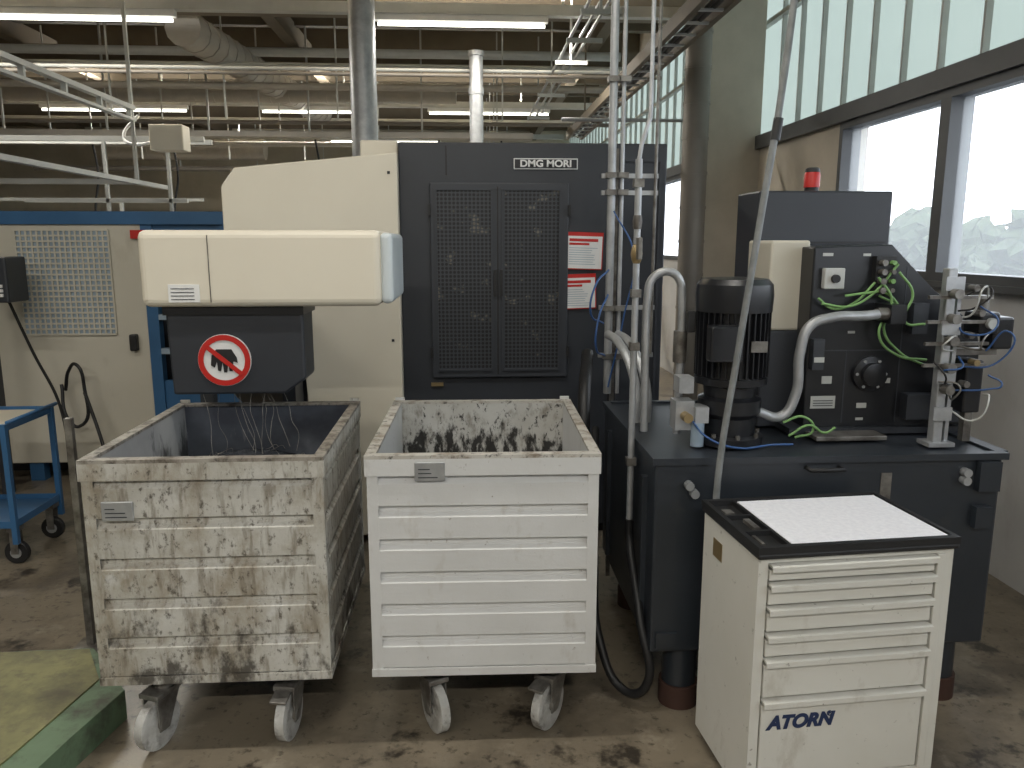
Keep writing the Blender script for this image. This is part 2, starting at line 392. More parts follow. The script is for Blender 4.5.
boxes('hinges', [((-.2, -.185), (YF-.045, YF-.02), (z, z+.06)) for z in (1.1, 1.9)] + [((.585, .60), (YF-.045, YF-.02), (z, z+.06)) for z in (1.1, 1.9)], 'black', g)
box('name_badge', (.28, .64), (YF-.012, YF), (2.155, 2.215), 'white', g, .002)
box('name_badge_face', (.286, .634), (YF-.015, YF-.012), (2.161, 2.209), 'blackg', g)
text('badge_text', 'DMG MORI', (.46, YF-.016, 2.185), .052, 'white', g, 1.12)
boxes('yellow_mark', [((-.2, -.13), (YF-.02, YF), (.93, .95))], 'brass', g)
def doc(nm, x0, x1, z0, z1, ry):
    p = ((x0+x1)/2, YF, (z0+z1)/2)
    rotated(box(nm+'_sleeve', (x0, x1), (YF-.02, YF-.012), (z0, z1), 'red', g), 0, ry, 0, p)
    rotated(box(nm+'_paper', (x0+.004, x1-.006), (YF-.023, YF-.02), (z0+.006, z1-.022), 'white', g), 0, ry, 0, p)
    rotated(boxes(nm+'_heading', [((x0+.02, x1-.03), (YF-.0245, YF-.023), (z1-.052, z1-.036)), ((x0+.02, x1-.08), (YF-.0245, YF-.023), (z1-.072, z1-.060))], 'red', g), 0, ry, 0, p)
    rotated(boxes(nm+'_print', [((x0+.02, x1-.03-random.random()*.05), (YF-.0245, YF-.023), (z1-.09-i*.013, z1-.087-i*.013)) for i in range(8)], 'lblue', g), 0, ry, 0, p)
doc('document_1', .575, .79, 1.60, 1.81, .03)
doc('document_2', .545, .755, 1.375, 1.575, -.03)
prism('cream_shell', [(-1.31, 1.35), (-1.31, 2.05), (-1.235, 2.15), (-.36, 2.235), (-.36, .05), (-.86, .05), (-.90, 1.1)], YF-.08, 6.5, 'cream', g, 'Y', .008)
box('cream_top_cap', (-.58, -.37), (YF+.1, 6.4), (2.2, 2.32), 'cream', g, .01)
boxes('panel_screws', [((-.415, -.40), (YF-.085, YF-.08), (z, z+.015)) for z in (2.12, 1.75, 1.2)], 'black', g)
boxes('frame_lower', [((-1.0, -.92), (YF, 5.5), (0, 1.1)), ((-1.25, -.92), (YF+.1, 5.5), (1.0, 1.35))], 'anthra', g)

# ------------------------------------------------------------------ chip conveyor
g = G('chip_conveyor', (-.8, 3.5, 0))
box('housing', (-1.27, -.33), (3.15, 3.72), (1.50, 1.80), 'cream', g, .03, 4)
box('housing_end_cap', (-.335, -.285), (3.16, 3.71), (1.51, 1.79), 'pblue', g, .02, 3)
boxes('housing_seam', [((-1.0, -.997), (3.147, 3.2), (1.52, 1.78))], 'zinc', g)
box('rating_plate', (-1.16, -1.04), (3.146, 3.15), (1.52, 1.59), 'white', g)
boxes('rating_plate_print', [((-1.15, -1.06), (3.1445, 3.146), (1.53+i*.014, 1.533+i*.014)) for i in range(4)], 'anthra2', g)
prism('discharge_chute', [(-1.2, 1.50), (-.655, 1.50), (-.655, 1.20), (-.74, 1.14), (-1.19, 1.14)], 3.2, 3.40, 'anthra', g, 'Y', .01)
box('chute_lip', (-1.205, -.65), (3.19, 3.44), (1.465, 1.50), 'blackg', g)
prism('incline_trough', [(3.6, 1.2), (3.6, 1.5), (4.41, 1.40), (4.41, .8)], -1.2, -.92, 'anthra', g, 'X')
boxes('support_legs', [((-.86, -.80), (3.66, 3.72), (0, 1.5)), ((-1.24, -1.18), (3.66, 3.72), (0, 1.5)), ((-.9, -.76), (3.6, 3.78), (0, .02)), ((-1.3, -1.12), (3.6, 3.78), (0, .02))], 'anthra', g)
sc = (-.975, 1.282)
cyl('sign_disc', (sc[0], 0, sc[1]), .106, 3.194, 3.2, 'white', g, 'Y', 48)
bm = bmesh.new(); n = 48
for yv in (3.190,):
    ri = [bm.verts.new((sc[0]+.082*math.cos(2*math.pi*i/n), yv, sc[1]+.082*math.sin(2*math.pi*i/n))) for i in range(n)]
    ro = [bm.verts.new((sc[0]+.104*math.cos(2*math.pi*i/n), yv, sc[1]+.104*math.sin(2*math.pi*i/n))) for i in range(n)]
    for i in range(n): bm.faces.new((ri[i], ro[i], ro[(i+1) % n], ri[(i+1) % n]))
from_bm('sign_ring', bm, 'red', g)
rotated(box('sign_bar', (sc[0]-.088, sc[0]+.088), (3.186, 3.189), (sc[1]-.009, sc[1]+.009), 'red', g), 0, math.radians(40), 0, (sc[0], 3.19, sc[1]))
prism('sign_hand', [(sc[0]+a, sc[1]+b) for a, b in [(-.055, -.02), (-.05, .02), (-.03, .045), (.03, .045), (.05, .01), (.052, -.01), (.035, -.005), (.03, -.045), (.018, -.045), (.014, -.008), (.008, -.05), (-.004, -.05), (-.008, -.008), (-.016, -.045), (-.028, -.042), (-.03, -.005), (-.04, -.03)]], 3.191, 3.193, 'black', g)

# ------------------------------------------------------------------ bins
def caster(g, i, x, y, ang, topz, brake=False):
    R = .092
    ca, sa = math.cos(ang), math.sin(ang)
    c = Vector((x, y, 0)); trail = Vector((-sa, ca, 0))*-.045
    w = lathe('caster_%d_wheel' % i, [(.02, -.020), (.05, -.014), (.078, -.020), (.092, -.016), (.092, .016), (.078, .020), (.05, .014), (.02, .020)], (0, 0, R), 'wheel', g, 'X', 36)
    hub = cyl('caster_%d_hub' % i, (0, 0, R), .02, -.035, .035, 'zinc', g, 'X', 16)
    f1 = prism('caster_%d_fork_a' % i, [(-.022, R-.02), (.022, R-.02), (.085, .20), (-.025, .20)], .028, .033, 'zinc', g, 'X')
    f2 = prism('caster_%d_fork_b' % i, [(-.022, R-.02), (.022, R-.02), (.085, .20), (-.025, .20)], -.033, -.028, 'zinc', g, 'X')
    f3 = box('caster_%d_crown' % i, (-.04, .04), (-.035, .09), (.195, .215), 'zinc', g, .004)
    parts = [w, hub, f1, f2, f3]
    if brake:
        parts.append(rotated(box('caster_%d_brake' % i, (-.03, .03), (-.09, -.02), (.195, .205), 'zinc', g, .003), .25, 0, 0, (0, -.03, .19)))
    mt = Matrix.Translation(c+trail) @ Matrix.Rotation(ang, 4, 'Z')
    for p in parts: p.data.transform(mt)
    cyl('caster_%d_swivel' % i, (x, y, 0), .035, .21, topz, 'zinc', g)
    box('caster_%d_plate' % i, (x-.055, x+.055), (y-.055, y+.055), (topz-.008, topz), 'zinc', g)

def ribbed(name, w, z0, z1, n, d, mat, g, side, off):
    """pressed sheet: wide flat fields separated by shallow stepped grooves"""
    prof = [(z0, 0)]; h = (z1-z0)/n
    for k in range(n):
        a = z0+k*h
        prof += [(a+.006, 0), (a+.012, d), (a+h-.030, d*1.0), (a+h-.014, d*.15), (a+h-.004, 0)]
    prof.append((z1, 0))
    bm = bmesh.new(); rows = []
    for z, o in prof:
        row = []
        for s in (-w/2, w/2):
            if side == 'F': p = (s, -off-o, z)
            elif side == 'B': p = (s, off+o, z)
            elif side == 'L': p = (-off-o, s, z)
            else: p = (off+o, s, z)
            row.append(bm.verts.new(p))
        rows.append(row)
    for a, b in zip(rows[:-1], rows[1:]): bm.faces.new((a[0], a[1], b[1], b[0]))
    return from_bm(name, bm, mat, g)

def bin_(loc, rz, mats, n, fill, casters):
    mb, mr, mi, mil = mats
    g = G('wheeled_chip_bin', loc, rz, True)
    W, D, z0, z1 = .775, .915, .272, 1.06
    a, b = W/2, D/2
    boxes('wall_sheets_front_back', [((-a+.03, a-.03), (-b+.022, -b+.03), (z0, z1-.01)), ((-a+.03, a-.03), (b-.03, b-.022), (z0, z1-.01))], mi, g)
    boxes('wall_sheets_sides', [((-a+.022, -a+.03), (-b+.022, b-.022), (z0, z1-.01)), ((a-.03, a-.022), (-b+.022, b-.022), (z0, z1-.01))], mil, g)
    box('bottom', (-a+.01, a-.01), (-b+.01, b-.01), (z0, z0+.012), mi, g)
    for s, w, off in (('F', W-.03, b-.019), ('B', W-.03, b-.019), ('L', D-.03, a-.019), ('R', D-.03, a-.019)):
        ribbed('ribbed_panel_'+s, w, z0+.015, z1-.07, n, .018, mb, g, s, off)
    t = .004; L = .036; posts = []
    for sx in (-1, 1):
        for sy in (-1, 1):
            X = sorted((sx*a, sx*(a-L))); Y = sorted((sy*b, sy*(b-t)))
            posts.append((X, Y, (z0, z1-.001)))
            X = sorted((sx*a, sx*(a-t))); Y = sorted((sy*(b-t), sy*(b-L)))
            posts.append((X, Y, (z0, z1-.001)))
    boxes('corner_angles', posts, mb, g)
    e = .006
    rim = [((-a-e, a+e), (-b-e, -b+.030), (z1-.012, z1)), ((-a-e, a+e), (b-.030, b+e), (z1-.012, z1)),
           ((-a-e, -a+.030), (-b+.030, b-.030), (z1-.012, z1)), ((a-.030, a+e), (-b+.030, b-.030), (z1-.012, z1))]
    boxes('top_rim_lip', rim, mr, g)
    face = [((-a-e, a+e), (-b-e, -b), (z1-.07, z1-.012)), ((-a-e, a+e), (b, b+e), (z1-.07, z1-.012)),
            ((-a-e, -a), (-b, b), (z1-.07, z1-.012)), ((a, a+e), (-b, b), (z1-.07, z1-.012))]
    boxes('top_rim_face', face, mb, g)
    boxes('bottom_frame', [((-a-.003, a+.003), (-b-.003, -b+.03), (z0-.006, z0+.022)), ((-a-.003, a+.003), (b-.03, b+.003), (z0-.006, z0+.022)),
          ((-a-.003, -a+.03), (-b+.03, b-.03), (z0-.006, z0+.022)), ((a-.03, a+.003), (-b+.03, b-.03), (z0-.006, z0+.022))], mb, g)
    boxes('stack_ears', [((sx*(a-.02)-.02, sx*(a-.02)+.02), (b+.004, b+.016), (z1-.09, z1+.012)) for sx in (-1, 1)], mb, g)
    lx = -a+.06 if fill else -a+.16
    lz = z1-.205 if fill else z1-.088
    box('id_plate', (lx, lx+.10), (-b-.010, -b-.001), (lz, lz+.065), 'steel', g, .002)
    boxes('id_plate_print', [((lx+.012, lx+.08-random.random()*.04), (-b-.0115, -b-.0095), (lz+.012+k*.014, lz+.015+k*.014)) for k in range(3)], 'anthra', g)
    if fill:
        bm = bmesh.new(); N = 34; vs = {}
        for i in range(N+1):
            for j in range(N+1):
                x = -a+.03+(W-.06)*i/N; y = -b+.03+(D-.06)*j/N
                vs[i, j] = bm.verts.new((x, y, .78+.12*math.exp(-((x+.05)**2+(y-.22)**2)/.07)+random.uniform(-.008, .008)))
        for i in range(N):
            for j in range(N): bm.faces.new((vs[i, j], vs[i+1, j], vs[i+1, j+1], vs[i, j+1]))
        from_bm('metal_chip_pile', bm, 'chips', g, True)
        for i in range(22):
            x0 = random.uniform(-.32, .30); y0 = random.uniform(-.1, .40)
            z = .79+.12*math.exp(-((x0+.05)**2+(y0-.22)**2)/.07)
            pts = []; ph = random.uniform(0, 6.28); tw = random.uniform(.8, 2)
            for q in range(5):
                pts.append((x0+.035*math.cos(ph+q*tw*.5), y0+.035*math.sin(ph+q*tw*.5), z+.01*math.sin(q*1.7+ph)))
            tube('chip_curl_%d' % i, pts, .0011, 'zinc', g)
        for i in range(11):
            x0 = random.uniform(-.26, .16); y0 = random.uniform(.25, .36)
            pts = [(x0, y0, 1.14)]
            for q in range(4):
                l = pts[-1]; pts.append((l[0]+random.uniform(-.01, .04), l[1]-random.uniform(.0, .03), l[2]-random.uniform(.05, .08)))
            tube('falling_chip_%d' % i, pts, .0009, 'zinc', g)
    for i, (x, y, an, br) in enumerate(casters): caster(g, i, x, y, an, z0, br)
    return g
bin_((.065, 2.962, 0), math.radians(-1.2), ('binclean', 'binrim', 'binin', 'binclean'), 6, False,
     [(-.2, -.33, math.radians(28), False), (.255, -.33, math.radians(-35), True), (-.26, .34, .2, False), (.26, .34, .1, False)])
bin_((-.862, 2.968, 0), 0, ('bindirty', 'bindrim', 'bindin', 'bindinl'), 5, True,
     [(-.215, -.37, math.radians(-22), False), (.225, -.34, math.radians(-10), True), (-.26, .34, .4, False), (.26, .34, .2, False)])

# ------------------------------------------------------------------ tool cabinet
g = G('tool_drawer_cabinet', (1.135, 2.315, 0), math.radians(4.6), True)
a, b = .31, .205
boxes('shell', [((-a, -a+.03), (-b, b), (.05, .85)), ((a-.03, a), (-b, b), (.05, .85)), ((-a+.03, a-.03), (b-.02, b), (.05, .85)),
      ((-a+.03, a-.03), (-b+.02, b-.02), (.05, .09)), ((-a+.03, a-.03), (-b, b-.02), (.835, .85)), ((-a+.03, a-.03), (-b, -b+.02), (.05, .125))], 'cabinet', g)
boxes('carcass_dark', [((-a+.03, a-.03), (-b+.03, b-.03), (.09, .825))], 'anthra', g)
zs = [.835, .775, .70, .615, .535, .402, .125]
for i in range(6):
    t, bt = zs[i]-.002, zs[i+1]+.005
    box('drawer_%d_front' % i, (-a+.034, a-.06), (-b-.004, -b+.03), (bt, t-.020), 'cabinet', g, .003)
    prism('drawer_%d_grip' % i, [(-b-.024, t-.004), (-b-.024, t-.020), (-b-.020, t-.020), (-b-.018, t-.008), (-b+.02, t-.008), (-b+.02, t-.001), (-b-.018, t-.001)], -a+.034, a-.06, 'cabinet', g, 'X')
box('lock_stile', (a-.055, a-.03), (-b-.008, -b+.02), (.125, .835), 'cabinet', g, .002)
text('maker_text', 'ATORN', (-.15, -b-.006, .320), .060, 'text', g, 1.0, .25, off=.05)
text('maker_mark', '®', (-.055, -b-.006, .338), .022, 'text', g)
boxes('castor_feet', [((sx*.25-.03, sx*.25+.03), (sy*.15-.03, sy*.15+.03), (0, .05)) for sx in (-1, 1) for sy in (-1, 1)], 'black', g)
box('top_base', (-a-.008, a+.008), (-b-.015, b+.012), (.85, .868), 'black', g, .006)
boxes('top_rim', [((-a-.008, a+.008), (-b-.015, -b+.005), (.866, .888)), ((-a-.008, a+.008), (b-.006, b+.012), (.866, .888)),
      ((-a-.008, -a+.008), (-b+.005, b-.006), (.866, .888)), ((a-.006, a+.008), (-b+.005, b-.006), (.866, .888)),
      ((-a+.095, -a+.105), (-b+.005, b-.006), (.866, .884)), ((-a+.008, -a+.095), (-.08, -.07), (.866, .884)), ((-a+.008, -a+.095), (.06, .07), (.866, .884))], 'black', g)
box('white_mat', (-a+.108, a-.01), (-b+.01, b-.01), (.868, .884), 'mat', g, .003)
boxes('small_parts', [((-a+.02, -a+.05), (.08, .12), (.868, .885)), ((-a+.06, -a+.08), (-.04, .04), (.868, .88)), ((-a+.025, -a+.035), (-.17, -.1), (.868, .88))], 'zinc', g)
box('sticker', (-a-.002, -a), (.05, .12), (.73, .79), 'brass', g)

# ------------------------------------------------------------------ hydraulic / coolant unit
g = G('coolant_tank_unit', (1.3, 3.1, 0))
X0, X1, Y0, Y1 = .67, 1.955, 2.64, 3.65
box('tank_body', (X0, X1), (Y0, Y1), (.25, .99), 'tank', g, .01)
boxes('tank_top_lip', [((X0-.012, X1+.012), (Y0-.015, Y0+.02), (.975, 1.0)), ((X0-.012, X0+.02), (Y0+.02, Y1), (.975, 1.0)), ((X1-.02, X1+.03), (Y0+.02, Y1), (.975, 1.0)),
      ((X0+.02, X1-.02), (Y1-.02, Y1+.01), (.975, 1.0))], 'tank', g)
boxes('tank_gussets', [((X0-.02, X0), (Y0+.1, Y0+.13), (.3, .9)), ((X0-.02, X0), (Y1-.2, Y1-.17), (.3, .9)), ((X0+.02, X0+.10), (Y0-.012, Y0), (.27, .33)), ((X1-.1, X1-.02), (Y0-.03, Y0), (.86, .97)), ((X1-.1, X1-.04), (Y0-.03, Y0), (.72, .80))], 'tank', g)
for i, (x, y) in enumerate(((X0+.14, Y0+.09), (X1-.12, Y0+.09), (X0+.14, Y1-.1), (X1-.12, Y1-.1))):
    cyl('foot_%d' % i, (x, y, 0), .065, .05, .25, 'tank', g)
    cyl('foot_pad_%d' % i, (x, y, 0), .075, 0, .09, 'rust', g)
for i, (x, z) in enumerate(((X1-.145, .93), (X1-.145, .90), (X0+.12, .90), (X0+.14, .87))):
    cyl('bolt_%d' % i, (x, 0, z), .016, Y0-.03, Y0, 'steel', g, 'Y', 12)
tube('tank_handle', [(1.22, Y0, .955), (1.22, Y0-.04, .955), (1.34, Y0-.04, .955), (1.34, Y0, .955)], .008, 'black', g, False)
box('tank_label', (1.5, 1.54), (Y0-.003, Y0), (.80, .93), 'zinc', g)
pc = (1.005, 2.87, 0)
lathe('pump_body', [(.13, 1.0), (.13, 1.03), (.10, 1.035), (.10, 1.10), (.118, 1.12), (.118, 1.17), (.095, 1.18), (.10, 1.22), (.135, 1.23), (.135, 1.255)], pc, 'blackg', g)
for i in range(8):
    an = i*math.pi/4; cyl('pump_bolt_%d' % i, (pc[0]+.115*math.cos(an), pc[1]+.115*math.sin(an), 0), .009, 1.03, 1.045, 'zinc', g, 'Z', 8)
lathe('motor_core', [(.118, 1.255), (.118, 1.52)], pc, 'blackg', g)
bm = bmesh.new()
for i in range(34):
    an = 2*math.pi*i/34
    b2 = bmesh.new(); _boxbm(b2, (.11, .137), (-.0025, .0025), (1.26, 1.515))
    b2.transform(Matrix.Translation(pc) @ Matrix.Rotation(an, 4, 'Z'))
    me = bpy.data.meshes.new('t'); b2.to_mesh(me); b2.free(); bm.from_mesh(me); bpy.data.meshes.remove(me)
from_bm('motor_fins', bm, 'blackg', g)
lathe('motor_fan_cover', [(.139, 1.50), (.142, 1.56), (.138, 1.60), (.12, 1.62), (.05, 1.625)], pc, 'blackg', g)
box('motor_terminal_box', (.87, .99), (2.70, 2.76), (1.33, 1.46), 'blackg', g, .008)
box('motor_plate', (1.03, 1.09), (2.735, 2.742), (1.36, 1.40), 'zinc', g)
box('rear_cabinet', (1.26, 1.85), (3.35, 3.62), (1.0, 1.97), 'anthra', g, .008)
boxes('rear_cabinet_seam', [((1.28, 1.83), (3.346, 3.352), (1.75, 1.756))], 'black', g)
lathe('beacon_base', [(.03, 1.97), (.03, 1.99)], (1.53, 3.45, 0), 'black', g)
lathe('beacon_lens', [(.034, 1.99), (.034, 2.045), (.03, 2.055)], (1.53, 3.45, 0), 'red', g)
lathe('beacon_cap', [(.032, 2.055), (.03, 2.07), (.02, 2.075)], (1.53, 3.45, 0), 'black', g)
box('cream_drive_box', (1.22, 1.38), (3.08, 3.34), (1.40, 1.76), 'cream2', g, .01)
box('cream_box_stand', (1.20, 1.36), (3.08, 3.34), (1.0, 1.40), 'anthra', g, .006)
YU = 2.97
prism('valve_unit', [(1.345, 1.02), (1.345, 1.735), (1.655, 1.745), (1.83, 1.575), (2.03, 1.42), (2.05, 1.33), (2.05, 1.02)], YU, 3.30, 'blackg', g, 'Y', .006)
box('valve_unit_base', (1.28, 2.0), (YU-.03, 3.32), (1.0, 1.025), 'anthra2', g)
boxes('valve_unit_seams', [((1.36, 1.70), (YU-.002, YU+.001), (1.33, 1.334)), ((1.50, 1.504), (YU-.002, YU+.001), (1.04, 1.33)), ((1.72, 1.724), (YU-.002, YU+.001), (1.04, 1.66))], 'anthra2', g)
boxes('valve_unit_blocks', [((1.74, 1.86), (YU-.05, YU), (1.06, 1.16)), ((1.88, 2.0), (YU-.06, YU), (1.05, 1.2)), ((1.74, 1.80), (YU-.04, YU), (1.40, 1.52)), ((1.355, 1.40), (YU-.03, YU), (1.26, 1.38))], 'anthra2', g)
box('base_tray', (1.34, 1.62), (YU-.14, YU-.04), (1.0, 1.018), 'zinc', g, .003)
box('switch_box', (1.38, 1.46), (YU-.03, YU), (1.575, 1.655), 'rail', g, .004)
cyl('switch_knob', (1.42, 0, 1.615), .016, YU-.045, YU-.03, 'black', g, 'Y', 16)
lathe('round_flange', [(.07, YU), (.07, YU-.02), (.045, YU-.025), (.045, YU-.05), (.02, YU-.055)], (1.60, 0, 1.24), 'blackg', g, 'Y')
for i in range(6):
    an = i*math.pi/3; cyl('flange_bolt_%d' % i, (1.60+.058*math.cos(an), 0, 1.24+.058*math.sin(an)), .006, YU-.026, YU-.02, 'steel', g, 'Y', 8)
boxes('plates', [((1.37, 1.47), (YU-.003, YU), (1.10, 1.15)), ((1.36, 1.40), (YU-.033, YU-.03), (1.29, 1.31)), ((1.41, 1.45), (YU-.003, YU), (1.20, 1.23)), ((1.56, 1.60), (YU-.003, YU), (1.10, 1.12)),
      ((1.38, 1.42), (YU-.003, YU), (1.70, 1.712)), ((1.67, 1.69), (YU-.003, YU), (1.2, 1.22)), ((1.54, 1.57), (YU-.003, YU), (1.70, 1.71)), ((1.50, 1.53), (YU-.003, YU), (1.40, 1.41)), ((1.56, 1.59), (YU-.003, YU), (1.05, 1.06))], 'rail', g)
boxes('plate_print', [((1.38, 1.46), (YU-.005, YU-.003), (1.11+i*.01, 1.113+i*.01)) for i in range(3)], 'anthra', g)
boxes('connector_block', [((1.58, 1.66), (YU-.03, YU), (1.55, 1.70))], 'black', g)
for i in range(4):
    cyl('connector_%d' % i, (1.60, 0, 1.57+i*.035), .012, YU-.06, YU-.03, 'zinc', g, 'Y', 12)
    cyl('connector_b_%d' % i, (1.64, 0, 1.57+i*.035), .009, YU-.055, YU-.03, 'green' if i % 2 else 'zinc', g, 'Y', 12)
gp = [[(1.36, 1.54), (1.42, 1.50), (1.50, 1.52), (1.58, 1.60)], [(1.37, 1.52), (1.48, 1.51), (1.56, 1.55), (1.66, 1.67)],
      [(1.58, 1.62), (1.64, 1.53), (1.60, 1.40), (1.68, 1.32), (1.80, 1.30)], [(1.60, 1.55), (1.67, 1.50), (1.63, 1.43), (1.70, 1.33), (1.82, 1.27)],
      [(1.46, 1.55), (1.54, 1.56), (1.62, 1.56), (1.70, 1.48)], [(1.66, 1.64), (1.72, 1.56), (1.70, 1.45), (1.78, 1.44)],
      [(1.2, 1.08), (1.28, 1.10), (1.32, 1.05), (1.25, 1.02)], [(1.22, 1.03), (1.30, 1.07), (1.36, 1.04), (1.40, 1.06)]]
for i, p in enumerate(gp):
    tube('green_cable_%d' % i, [(x, YU-.03-.012*(i % 3)-(.12 if i > 5 else 0), z) for x, z in p], .0048, 'green', g)
tube('silver_hose', [(1.10, 2.84, 1.12), (1.20, 2.84, 1.10), (1.25, 2.84, 1.18), (1.258, 2.84, 1.35), (1.29, 2.84, 1.445), (1.37, 2.84, 1.475), (1.50, 2.85, 1.48), (1.58, 2.87, 1.485)], .019, 'steel', g)
cyl('hose_fitting', (0, 2.87, 1.485), .024, 1.56, 1.61, 'zinc', g, 'X', 16)
box('hose_block', (1.60, 1.66), (2.84, 2.97), (1.45, 1.52), 'blackg', g)
# right pneumatic manifold
box('manifold_column', (1.745, 1.78), (2.74, 2.78), (1.0, 1.66), 'steel', g, .004)
box('manifold_column_b', (1.80, 1.815), (2.76, 2.775), (1.0, 1.62), 'steel', g)
box('manifold_foot', (1.72, 1.82), (2.72, 2.80), (1.0, 1.015), 'steel', g)
boxes('manifold_arms', [((1.68, 1.92), (2.735, 2.75), (z, z+.012)) for z in (1.30, 1.38, 1.46, 1.55)], 'zinc', g)
boxes('manifold_plates', [((1.73, 1.80), (2.725, 2.735), (z, z+.05)) for z in (1.10, 1.24, 1.42, 1.58)], 'steel', g)
for i, z in enumerate((1.22, 1.30, 1.40, 1.48, 1.57)):
    cyl('manifold_valve_%d' % i, (1.762, 0, z), .018, 2.69, 2.73, 'zinc', g, 'Y', 14)
    cyl('manifold_knob_%d' % i, (1.83+.03*(i % 2), 0, z+.02), .012, 2.70, 2.74, 'brass' if i == 1 else 'zinc', g, 'Y', 14)
box('regulator_a', (1.88, 1.96), (2.74, 2.84), (1.42, 1.50), 'blackg', g, .01)
box('regulator_b', (1.95, 2.03), (2.76, 2.84), (1.36, 1.48), 'blackg', g, .01)
box('regulator_c', (1.86, 1.93), (2.76, 2.86), (1.12, 1.32), 'blackg', g, .008)
boxes('regulator_bracket', [((1.80, 2.0), (2.80, 2.83), (1.335, 1.36)), ((1.90, 1.93), (2.80, 2.83), (1.0, 1.12))], 'zinc', g)
cyl('regulator_gauge', (1.92, 0, 1.46), .02, 2.72, 2.742, 'rail', g, 'Y', 20)
cyl('regulator_top', (1.92, 2.79, 0), .02, 1.50, 1.56, 'zinc', g, 'Z', 14)
for i in range(11):
    x = random.uniform(1.68, 1.93); z = random.uniform(1.15, 1.58)
    tube('air_line_%d' % i, [(x, 2.73, z), (x+random.uniform(-.08, .06), 2.68, z+random.uniform(-.08, .08)), (x+random.uniform(-.08, .06), 2.70, z-random.uniform(.02, .12)), (1.80, 2.75, z-.06)], .0035, random.choice(['black', 'black', 'bluehose', 'zinc', 'rail']), g)
tube('u_pipe', [(.69, 2.92, 1.03), (.69, 2.92, 1.56), (.70, 2.92, 1.61), (.735, 2.92, 1.64), (.78, 2.92, 1.64), (.81, 2.92, 1.61), (.82, 2.92, 1.55), (.82, 2.92, 1.02)], .016, 'steel', g)
boxes('valve_blocks', [((.78, .85), (2.80, 2.88), (1.06, 1.17)), ((.79, .845), (2.80, 2.88), (1.20, 1.26)), ((.85, .90), (2.78, 2.86), (1.09, 1.15))], 'steel', g)
cyl('valve_knob', (.815, 0, 1.115), .018, 2.75, 2.80, 'brass', g, 'Y', 16)
cyl('filter_bowl', (.865, 2.80, 0), .025, 1.0, 1.09, 'lblue', g)
cyl('check_valve', (.82, 2.92, 0), .026, 1.30, 1.42, 'zinc', g)
tube('blue_line', [(.84, 2.80, 1.1), (.88, 2.72, 1.05), (.98, 2.68, 1.02), (1.1, 2.68, 1.03), (1.2, 2.72, 1.02)], .004, 'bluehose', g)
for i, x in enumerate((.72, .765)):
    tube('flex_hose_%d' % i, [(x, 3.2, 1.0), (x, 3.2, 1.12), (x-.02, 3.25, 1.24), (x-.05, 3.35, 1.32), (x-.07, 3.5, 1.34)], .02, 'steel', g)
box('sensor', (.83, .86), (2.86, 2.90), (1.42, 1.50), 'black', g, .004)

# vertical pipe rack between machine and tank
g = G('compressed_air_pipes', (.7, 3.6, 0))
tube('riser_large', [(.715, 3.85, 1.0), (.715, 3.85, 4.99)], .020, 'steel', g, False)
tube('riser_small', [(.765, 3.85, 1.0), (.765, 3.85, 4.99)], .010, 'steel', g, False)
tube('riser_third', [(.93, 3.85, 1.2), (.93, 3.85, 4.99)], .008, 'zinc', g, False)
tube('riser_front', [(.638, 2.90, .66), (.638, 2.90, 2.05)], .013, 'steel', g, False)
tube('riser_front_top', [(.638, 2.90, 2.05), (.645, 2.90, 2.1), (.675, 2.90, 2.2), (.675, 2.90, 4.99)], .008, 'steel', g, False)
boxes('clamp_rails', [((.67, .95), (3.87, 3.89), (z, z+.022)) for z in (1.18, 1.42, 1.98, 2.06)], 'steel', g)
boxes('clamps', [((x-.028, x+.028), (3.822, 3.872), (z-.002, z+.024)) for x in (.715, .765) for z in (1.18, 1.42, 1.98, 2.06, 2.5, 3.0)], 'zinc', g)
boxes('clamp_posts', [((.735, .755), (3.88, 3.90), (0, 2.2))], 'zinc', g)
lathe('ball_valve', [(.013, 1.675), (.019, 1.69), (.022, 1.71), (.019, 1.73), (.013, 1.745)], (.638, 2.90, 0), 'brass', g)
box('ball_valve_lever', (.63, .646), (2.84, 2.88), (1.69, 1.77), 'zinc', g, .003)
lathe('gauge_top', [(.015, 1.80), (.018, 1.825), (.015, 1.85)], (.638, 2.90, 0), 'zinc', g)
boxes('couplings', [((.62, .656), (2.882, 2.918), (z, z+.03)) for z in (1.35, 1.55, 1.95, .9)], 'zinc', g)
tube('blue_line_a', [(.70, 3.8, 1.62), (.62, 3.7, 1.55), (.60, 3.7, 1.42), (.68, 3.8, 1.36)], .005, 'bluehose', g)
tube('blue_line_b', [(.70, 3.8, 1.5), (.64, 3.7, 1.4), (.63, 3.7, 1.25), (.69, 3.8, 1.2)], .005, 'bluehose', g)
tube('blue_line_c', [(.72, 3.8, 1.9), (.80, 3.7, 1.7), (.76, 3.7, 1.4), (.70, 3.75, 1.05)], .004, 'bluehose', g)
tube('black_floor_hose', [(.60, 3.5, .9), (.55, 3.2, .75), (.52, 3.0, .45), (.52, 2.85, .2), (.60, 2.72, .05), (.665, 2.66, .10), (.65, 2.72, .35), (.64, 2.9, .6), (.638, 2.9, .68)], .017, 'black')
tube('black_supply_hose', [(.62, 3.9, 1.2), (.56, 3.6, 1.0), (.55, 3.5, .6), (.58, 3.6, .2), (.6, 4.2, .04)], .03, 'black')

